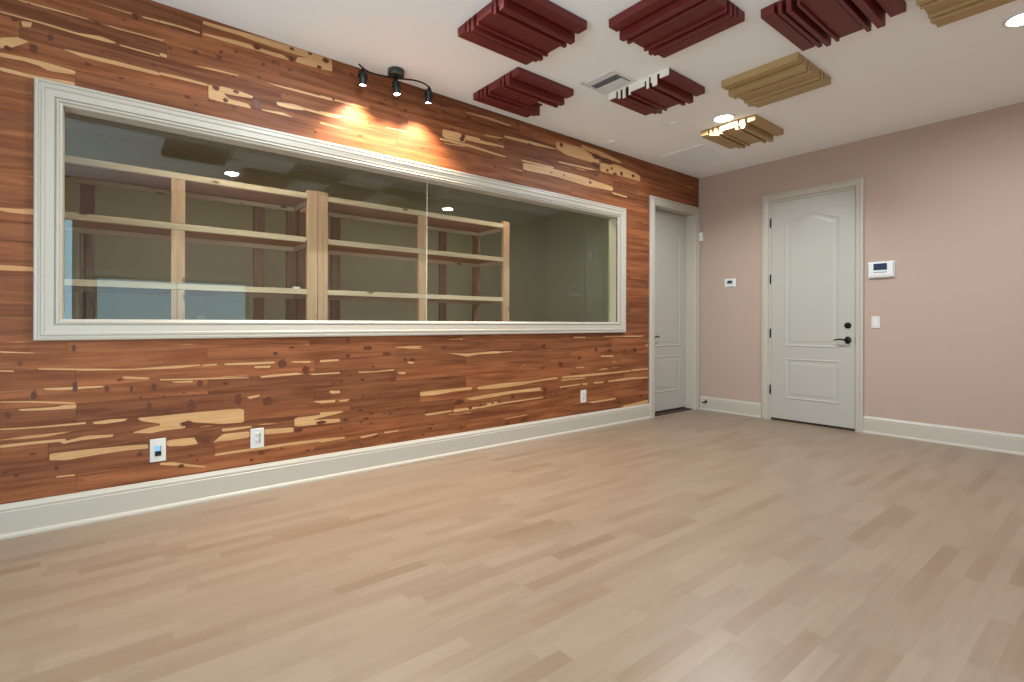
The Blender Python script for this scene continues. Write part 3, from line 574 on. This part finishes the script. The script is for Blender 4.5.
# ------------------------------------------------------------------ recessed lights
LIGHTS = [(-1.585, -1.200, 'recessed round ceiling light lit beside the tan diffuser'),
          (-1.63, -3.13, 'recessed round ceiling light lit at the top right corner of the photo'),
          (-4.66, -3.16, 'recessed round ceiling light out of frame, seen as the left bright reflection in the window'),
          (-4.72, -1.20, 'recessed round ceiling light above the photo top, beside the leftmost maroon diffusers')]
for (x, y, lab) in LIGHTS:
    r = thing('recessed_light', lab, 'ceiling light', (x, y, H), 0, 'recessed ceiling lights')
    m = MB(); m.lathe([(.080, -.0005), (.098, -.0005), (.100, -.003), (.097, -.007), (.086, -.009), (.080, -.006), (.080, -.0005)], 48); m.build('trim_ring', 'white', r)
    m = MB(); m.lathe([(0, -.0015), (.079, -.0015), (.079, -.004), (.060, -.0055), (0, -.006)], 48); m.build('lens', 'lens', r)
    L = bpy.data.lights.new('downlight', 'AREA'); L.shape = 'DISK'; L.size = .15; L.energy = E_DOWN; L.color = C_DOWN
    L.spread = math.radians(176)
    lo = bpy.data.objects.new('downlight', L); COL.objects.link(lo); lo.parent = r; lo.location = (0, 0, -.008)

for (x, y, lab) in [(-2.3, .62, 'unseen recessed light added to brighten the control room, above the right end of the window'), (-5.1, .62, 'unseen recessed light added to brighten the control room, above the left half of the window')]:  # unseen fittings added to lift the dark control room
    src = [o for o in COL.objects if o.get('label') == LIGHTS[0][2]][0]
    r = copy_tree(src); r.location = (x, y, H); r['label'] = lab; r['group'] = 'added control room fill lights'
    for o in [q for q in COL.objects if q.parent == r and q.type == 'LIGHT']:
        o.data = o.data.copy(); o.data.energy = E_CTRL; o.data.color = (1, .93, .80)

# ------------------------------------------------------------------ ceiling fittings
def disc(x, y, lab, name='ceiling_speaker', r=.055, parts=True):
    t = thing(name, lab, 'ceiling fitting', (x, y, H))
    m = MB(); m.lathe([(r*.80, -.0005), (r, -.0005), (r, -.004), (r*.95, -.008), (r*.80, -.009), (r*.80, -.0005)], 40); m.build('rim', 'grille', t)
    m = MB(); m.lathe([(0, -.0008), (r*.79, -.0008), (r*.79, -.006), (r*.5, -.013), (0, -.015)], 40); m.build('cover', 'grille', t)
disc(-1.825, -.822, 'small round white ceiling cover beyond the diffuser with the white end', 'ceiling_cover')
disc(-1.89, -.154, 'small round white cover on the ceiling close above the cedar wall', 'ceiling_cover')
disc(-3.065, -.43, 'small round white cover showing through the notch of a maroon diffuser', 'ceiling_cover', .032)
t = thing('sprinkler_head', 'tiny white sprinkler head on the ceiling left of the air vent', 'sprinkler', (-3.075, -.875, H))
m = MB(); m.lathe([(0, -.0005), (.017, -.0005), (.018, -.003), (.012, -.005), (.006, -.007), (.006, -.014), (.009, -.016), (.009, -.018), (0, -.018)], 24); m.build('escutcheon', 'offwhite', t)
m = MB(); m.tube([(0, 0, -.0175), (0, 0, -.022)], .004, 10); m.build('glass_bulb', 'greyplastic', t)

# supply vent with one open slot
t = thing('air_vent', 'white louvred air vent in the ceiling with a dark open slot', 'air vent', (0, 0, H))
vx0, vx1, vy0, vy1 = -3.05, -2.78, -1.155, -.845
m = MB()
rect_frame(m, lambda a, o, b: (a, b, -o), vx0, vx1, vy0, vy1, [(0, .0005), (0, .006), (.006, .009), (.024, .009), (.026, .003), (.026, .0005)])
m.build('vent_frame', 'white', t)
m = MB(); m.box(vx0+.026, vx1-.026, vy0+.026, vy1-.026, -.002, -.0006); m.build('duct_opening', 'slot', t)
for x in (-3.005,):
    m = MB(); m.box(x-.014, x+.022, vy0+.028, vy1-.028, -.010, -.003, .001, 1); m.build('louver', 'white', t)
for x in (-2.962, -2.942, -2.925):
    m = MB(); m.box(x-.0015, x+.0015, vy0+.028, vy1-.028, -.007, -.0022); m.build('louver', 'greyplastic', t)
for x in (-2.886, -2.855, -2.824):
    m = MB(); m.box(x-.020, x+.0102, vy0+.040, vy1-.028, -.010, -.003, .001, 1); m.build('louver', 'white', t)

# return-air grille near the corner
t = thing('air_grille', 'faint flat white return air grille in the ceiling near the wall corner', 'air grille', (0, 0, H))
gx0, gx1, gy0, gy1 = -1.12, -.555, -.715, -.22
m = MB(); rect_frame(m, lambda a, o, b: (a, b, -o), gx0, gx1, gy0, gy1, [(0, .0005), (0, .005), (.004, .007), (.028, .007), (.030, .002), (.030, .0005)]); m.build('grille_frame', 'grille', t)
m = MB(); m.box(gx0+.03, gx1-.03, gy0+.03, gy1-.03, -.0016, -.0006); m.build('backing', 'greyplastic', t)
m = MB()
n = 30
for i in range(n):
    x = gx0+.034+(gx1-gx0-.068)*(i+.5)/n
    m.box(x-.0078, x+.0078, gy0+.030, gy1-.030, -.0055, -.0035)
m.build('slats', 'grille', t)

# ------------------------------------------------------------------ three-head spotlight bar
sx, sy = -4.255, -.140
t = thing('spotlight_bar', 'gunmetal ceiling spotlight bar with three lit spots along a wavy rod above the window', 'spotlight', (sx, sy, H))
m = MB(); m.lathe([(0, -.0005), (.058, -.0005), (.060, -.003), (.060, -.038), (.057, -.043), (.050, -.045), (0, -.045)], 48); m.build('canopy', 'gunmetal', t)
m = MB(); m.lathe([(0, -.0452), (.012, -.0452), (.012, -.055), (.016, -.058), (.016, -.066), (0, -.070)], 24); m.build('stem', 'black', t)
ctrl = [(-4.545, -.165), (-4.50, -.128), (-4.44, -.103), (-4.37, -.108), (-4.31, -.126), (-4.255, -.140), (-4.20, -.168), (-4.14, -.196), (-4.08, -.202), (-4.02, -.182), (-3.975, -.150), (-3.955, -.118)]
def crom(P_, n=6):
    out = []
    for i in range(len(P_)-1):
        p0, p1, p2, p3 = P_[max(i-1, 0)], P_[i], P_[i+1], P_[min(i+2, len(P_)-1)]
        for k in range(n):
            u = k/n
            out.append(tuple(.5*((2*b)+(-a+c)*u+(2*a-5*b+4*c-d)*u*u+(-a+3*b-3*c+d)*u**3) for a, b, c, d in zip(p0, p1, p2, p3)))
    return out+[P_[-1]]
m = MB(); m.tube([(x-sx, y-sy, -.060) for x, y in crom(ctrl)], .0058, 12); m.build('rod', 'black', t)
spots = [(-4.505, -.132, (.02, .05, -1)), (-4.255, -.142, (.05, -.12, -1)), (-4.003, -.172, (.02, .12, -1))]
for i, (x, y, aim) in enumerate(spots):
    h = bpy.data.objects.new('spot_head', None); COL.objects.link(h); h.parent = t
    d = Vector(aim).normalized()
    h.location = (x-sx, y-sy, -.062)
    m = MB()
    m.tube([(0, 0, .008), (0, 0, -.018)], .007, 12)
    for s in (-1, 1):
        m.tube([(0, 0, -.016), (s*.020, 0, -.020), (s*.031, 0, -.036), (s*.031, 0, -.066)], .0035, 8)
        m.tube([(s*.0245, 0, -.064), (s*.036, 0, -.064)], .006, 12)
    m.build('yoke', 'black', h)
    q = d.to_track_quat('-Z', 'Y').to_matrix().to_4x4()
    Mx = Matrix.Translation(Vector((0, 0, -.066))) @ q
    m = MB(); m.lathe([(0, .040), (.016, .038), (.024, .030), (.0245, .022), (.0245, -.052), (.0235, -.054), (.0222, -.050), (.0222, -.040), (.019, -.036), (0, -.034)], 32, Mx)
    for zz in (.0, .008, .016): m.lathe([(.0253, zz-.002), (.0272, zz-.001), (.0272, zz+.001), (.0253, zz+.002)], 32, Mx)
    m.build('lamp_housing', 'headmetal', h)
    m = MB(); m.lathe([(0, -.0405), (.0215, -.0405), (.0215, -.048), (.012, -.051), (0, -.052)], 28, Mx); m.build('bulb', 'bulb', h)
    L = bpy.data.lights.new('spot_beam', 'SPOT'); L.energy = E_SPOT; L.color = (1, .82, .60); L.spot_size = math.radians(112); L.spot_blend = .9; L.shadow_soft_size = .015
    lo = bpy.data.objects.new('spot_beam', L); COL.objects.link(lo); lo.parent = h
    lo.matrix_local = Matrix.Translation(Vector((0, 0, -.066))+d*.058) @ q

# ------------------------------------------------------------------ cedar wall outlets
def plate(name, label, P, cx, cz, kind, w=.080, h=.128, group=None, cat='outlet'):
    t = thing(name, label, cat, (0, 0, 0), 0, group)
    def bx(mb, a0, a1, o0, o1, z0, z1, bev=.001):
        p, q = P(a0, o0, z0), P(a1, o1, z1)
        lo = [min(u, v) for u, v in zip(p, q)]; hi = [max(u, v) for u, v in zip(p, q)]
        mb.box(lo[0], hi[0], lo[1], hi[1], lo[2], hi[2], bev, 1)
    m = MB(); bx(m, cx-w/2, cx+w/2, .0008, .006, cz-h/2, cz+h/2, .002); m.build('cover_plate', 'offwhite', t)
    if kind == 'duplex':
        m = MB(); bx(m, cx-.017, cx+.017, .0061, .009, cz-.034, cz+.034); m.build('socket_face', 'offwhite', t)
        for dz in (-.019, .019):
            m = MB()
            bx(m, cx-.0085, cx-.0055, .0091, .0096, cz+dz-.004, cz+dz+.007, 0); bx(m, cx+.0055, cx+.0085, .0091, .0096, cz+dz-.004, cz+dz+.007, 0); bx(m, cx-.003, cx+.003, .0091, .0096, cz+dz-.012, cz+dz-.007, 0)
            m.build('socket_slots', 'slot', t)
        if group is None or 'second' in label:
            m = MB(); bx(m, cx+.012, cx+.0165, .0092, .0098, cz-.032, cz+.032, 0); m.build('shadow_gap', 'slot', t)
    if kind == 'night':
        m = MB(); bx(m, cx-.017, cx+.017, .0061, .010, cz-.034, cz+.034); m.build('light_housing', 'offwhite', t)
        m = MB(); bx(m, cx-.015, cx+.009, .0101, .0112, cz-.004, cz+.026, 0); o = m.build('glowing_lens', 'glow', t); o['label'] = 'pale blue glowing lens'
        m = MB(); bx(m, cx-.015, cx+.015, .0101, .013, cz-.032, cz-.004); m.build('sensor_window', 'dark', t)
        m = MB(); bx(m, cx+.011, cx+.015, .0101, .0115, cz-.002, cz+.024, 0); m.build('rocker', 'greyplastic', t)
    if kind == 'rocker':
        for dz in (-.019, .019):
            m = MB(); bx(m, cx-.015, cx+.015, .0061, .009, cz+dz-.016, cz+dz+.016); m.build('rocker', 'white', t)
    return t
plate('night_light_outlet', 'white wall plate with a glowing pale blue night light, left end of the cedar wall', Pc, -5.674, .341, 'night', .077, .132)
plate('wall_outlet', 'second white outlet plate from the left on the cedar wall, low under the window', Pc, -5.148, .338, 'duplex', .080, .125, 'outlets low on the cedar wall')
plate('wall_outlet', 'small white outlet plate on the cedar wall nearest the doors', Pc, -2.118, .343, 'duplex', .084, .126, 'outlets low on the cedar wall')
plate('light_switch', 'cream switch plate on the rosy wall below the big white thermostat', Pr, -1.912, 1.098, 'rocker', .072, .116, cat='switch')

# thermostat beside the door
t = thing('wall_thermostat', 'large white thermostat with a dark display, right of the rosy wall door', 'thermostat')
m = MB(); m.box(-.012, -.0008, -2.070, -1.848, 1.528, 1.690, .004, 2); m.box(-.032, -.012, -2.062, -1.858, 1.534, 1.684, .008, 3); m.build('case', 'white', t)
m = MB(); m.box(-.0335, -.0321, -2.012, -1.900, 1.604, 1.668, .0005, 1); m.build('display', 'lcd', t)
m = MB()
for k in range(5): m.box(-.0345, -.0321, -2.008+k*.023, -1.992+k*.023, 1.578, 1.588, .0008, 1)
m.build('button_row', 'greyplastic', t)
m = MB(); m.box(-.0342, -.0321, -2.05, -1.862, 1.548, 1.562, .0008, 1); m.build('door_flap', 'offwhite', t)
# small control by the corner
t = thing('wall_control', 'small white wall control with a tiny dark display, between the two doors', 'thermostat')
m = MB(); m.box(-.008, -.0008, -.490, -.352, 1.520, 1.622, .003, 2); m.box(-.018, -.008, -.478, -.364, 1.530, 1.612, .004, 2); m.build('case', 'white', t)
m = MB(); m.box(-.0192, -.0181, -.458, -.386, 1.556, 1.600, .0005, 1); m.build('bezel', 'greyplastic', t)
m = MB(); m.box(-.0202, -.0193, -.445, -.400, 1.574, 1.594); m.build('display', 'dark', t)
# corner sensor
t = thing('corner_sensor', 'small white motion sensor in the corner beside the left door', 'sensor', (0, 0, 0))
m = MB(); m.box(-.034, -.0008, -.068, -.027, 2.118, 2.225, .006, 3); m.build('case', 'white', t)
m = MB(); m.box(-.0355, -.0341, -.060, -.035, 2.150, 2.185, .0005, 1); m.build('sensor_window', 'offwhite', t)
# door stop on the baseboard
t = thing('door_stop', 'small dark spring door stop on the baseboard near the corner', 'door stop')
m = MB(); m.tube([(-.0184, -.118, .108), (-.026, -.118, .108)], .016, 20); m.build('mounting_plate', 'black', t)
m = MB(); pts = []
for k in range(97):
    a = k/96*2*PI*8; pts.append((-.027-k/96*.060, -.118+.0065*math.cos(a), .106-.004*k/96+.0065*math.sin(a)))
m.tube(pts, .0017, 6); m.build('spring', 'black', t)
m = MB(); m.tube([(-.086, -.118, .102), (-.100, -.118, .1015)], .009, 14); m.build('rubber_tip', 'black', t)

# ------------------------------------------------------------------ pine shelving behind the glass
SZ = [2.178, 1.805, 1.363, .86, .36]
def shelf_unit(label, x0, x1, mids, bmids):
    t = thing('shelving_unit', label, 'shelving', ((x0+x1)/2, 1.2, 0), 0, 'rough pine shelving units'); ox, oy = (x0+x1)/2, 1.2
    y0, y1 = .905, 1.50
    def add(name, mat, a, b, c, d, e, f, bev=.002):
        m = MB(); m.box(a, b, c, d, e, f, bev, 1); o = m.build(name, mat, t, loc=(ox, oy, 0)); o.location = (0, 0, 0); return o
    for a in (x0, x1-.086):
        add('post', 'pine_v', a, a+.086, y0, y0+.038, 0, SZ[0]+.028)
    for a in mids:
        zs = [SZ[0]-.045]+SZ[1:]
        for k in range(len(SZ)):
            top = SZ[k]-.0465; bot = SZ[k+1]+.001 if k+1 < len(SZ) else 0
            add('post', 'pine_v', a-.044, a+.044, y0, y0+.038, bot, top)
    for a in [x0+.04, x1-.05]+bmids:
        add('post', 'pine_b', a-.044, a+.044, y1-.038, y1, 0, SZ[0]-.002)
    for z in SZ:
        s = add('shelf_board', 'ply', x0+.02, x1-.02, y0+.0385, y1-.040, z-.020, z)
        for nm, c, d, hh in (('front_rail', y0-.000, y0+.038, .045), ('back_rail', y1-.060, y1-.0385, .040)):
            a_, b_ = (x0+.087, x1-.087) if nm == 'front_rail' else (x0+.02, x1-.02)
            zt = z if nm == 'front_rail' else z-.0205
            m = MB(); m.box(a_, b_, c, d, zt-hh, zt, .002, 1); o = m.build(nm, 'pine', t, loc=(ox, oy, 0)); o.location = (0, 0, 0)
        for a in (x0+.02, x1-.04):
            m = MB(); m.box(a, a+.02, y0+.039, y1-.061, z-.064, z-.0205, .001, 1); o = m.build('side_rail', 'pine', t, loc=(ox, oy, 0)); o.location = (0, 0, 0)
    return t
shelf_unit('left rough pine shelving unit behind the window glass, running out of view at the left', -6.575, -4.468, [-5.480], [-6.00, -4.80])
shelf_unit('right rough pine shelving unit behind the window glass, between the double posts and end post', -4.464, -2.350, [-3.440], [-4.10, -2.865])
m = MB(); m.box(-4.66, -4.60, .93, .97, 1.3635, 1.381, .003, 2)
tag(m.build('plastic_clip', 'white'), 'tiny white clip lying on the lowest visible shelf beside the double posts', 'clip')
# plates in the control room
Pf = lambda a, o, z: (a, 2.90-o, z)
plate('wall_outlet', 'small pale outlet plate on the far wall, seen through the glass below the left shelves', Pf, -5.05, 1.09, 'duplex', .08, .12)
Pq = lambda a, o, z: (.05-o, a, z)
plate('light_switch', 'pale switch plate in the room behind the glass, at the bottom right of the window', Pq, 1.44, 1.14, 'rocker', .075, .12, cat='switch')
t = thing('motion_sensor', 'small bright white sensor high on the end wall of the room behind the glass', 'sensor')
m = MB(); m.box(.022, .0492, 1.82, 1.885, 2.09, 2.18, .006, 2); m.build('case', 'white', t)
m = MB(); m.box(.0205, .0219, 1.835, 1.870, 2.11, 2.14); m.build('sensor_window', 'offwhite', t)
base('baseboard_far', lambda a, o, z: (a, 2.90-o, z), XL+.033, .017)

# ------------------------------------------------------------------ daylight and sky
def area(name, loc, rot, sx_, sy_, e, col, spread=180):
    L = bpy.data.lights.new(name, 'AREA'); L.shape = 'RECTANGLE'; L.size = sx_; L.size_y = sy_; L.energy = e; L.color = col; L.spread = math.radians(spread)
    o = bpy.data.objects.new(name, L); COL.objects.link(o); o.location = loc; o.rotation_euler = rot; return o
for i, (a, b, c, d) in enumerate(V):
    area('daylight', ((a+b)/2, YB-.17, (c+d)/2), (PI/2, 0, 0), b-a, d-c, E_DAY[i], (.52, .82, 1))
a, b, c, d = VL
area('daylight', (XL-.17, (a+b)/2, (c+d)/2), (PI/2, 0, -PI/2), b-a, d-c, E_DAY[2], C_DAY)  # fill light for the added left window
w = bpy.data.worlds.new('sky'); SC.world = w; w.use_nodes = True
nt = w.node_tree; nt.nodes.clear()
sky = nt.nodes.new('ShaderNodeTexSky'); sky.sky_type = 'HOSEK_WILKIE'; sky.turbidity = 3; sky.sun_direction = (0, .6, .8)
bg = nt.nodes.new('ShaderNodeBackground'); bg.inputs[1].default_value = .5
wo = nt.nodes.new('ShaderNodeOutputWorld'); nt.links.new(sky.outputs[0], bg.inputs[0]); nt.links.new(bg.outputs[0], wo.inputs[0])

# ------------------------------------------------------------------ camera
f, vy, yaw, cx, cy, cz, pitch, roll = 517.405, 322.901, .888345, -5.97321, -3.60066, 1.07628, .000955, .002731
F = Vector((math.cos(yaw)*math.cos(pitch), math.sin(yaw)*math.cos(pitch), math.sin(pitch)))
R = Vector((math.sin(yaw), -math.cos(yaw), 0)); U = R.cross(F)
R2 = R*math.cos(roll)+U*math.sin(roll); U2 = -R*math.sin(roll)+U*math.cos(roll)
cam = bpy.data.cameras.new('camera'); co = bpy.data.objects.new('camera', cam); COL.objects.link(co)
co.matrix_world = Matrix(((R2.x, U2.x, -F.x, cx), (R2.y, U2.y, -F.y, cy), (R2.z, U2.z, -F.z, cz), (0, 0, 0, 1)))
cam.sensor_width = 36; cam.lens = f/1024*36; cam.shift_y = (vy-341)/1024; cam.clip_start = .02
SC.camera = co
SC.view_settings.view_transform = 'Standard'; SC.view_settings.look = 'None'; SC.view_settings.gamma = 1
SC.view_settings.use_curve_mapping = False; SC.view_settings.exposure = EXPO
SC.cycles.max_bounces = 10; SC.cycles.diffuse_bounces = 6; SC.cycles.transparent_max_bounces = 16
SC.cycles.sample_clamp_indirect = 4
SC.cycles.use_denoising = True
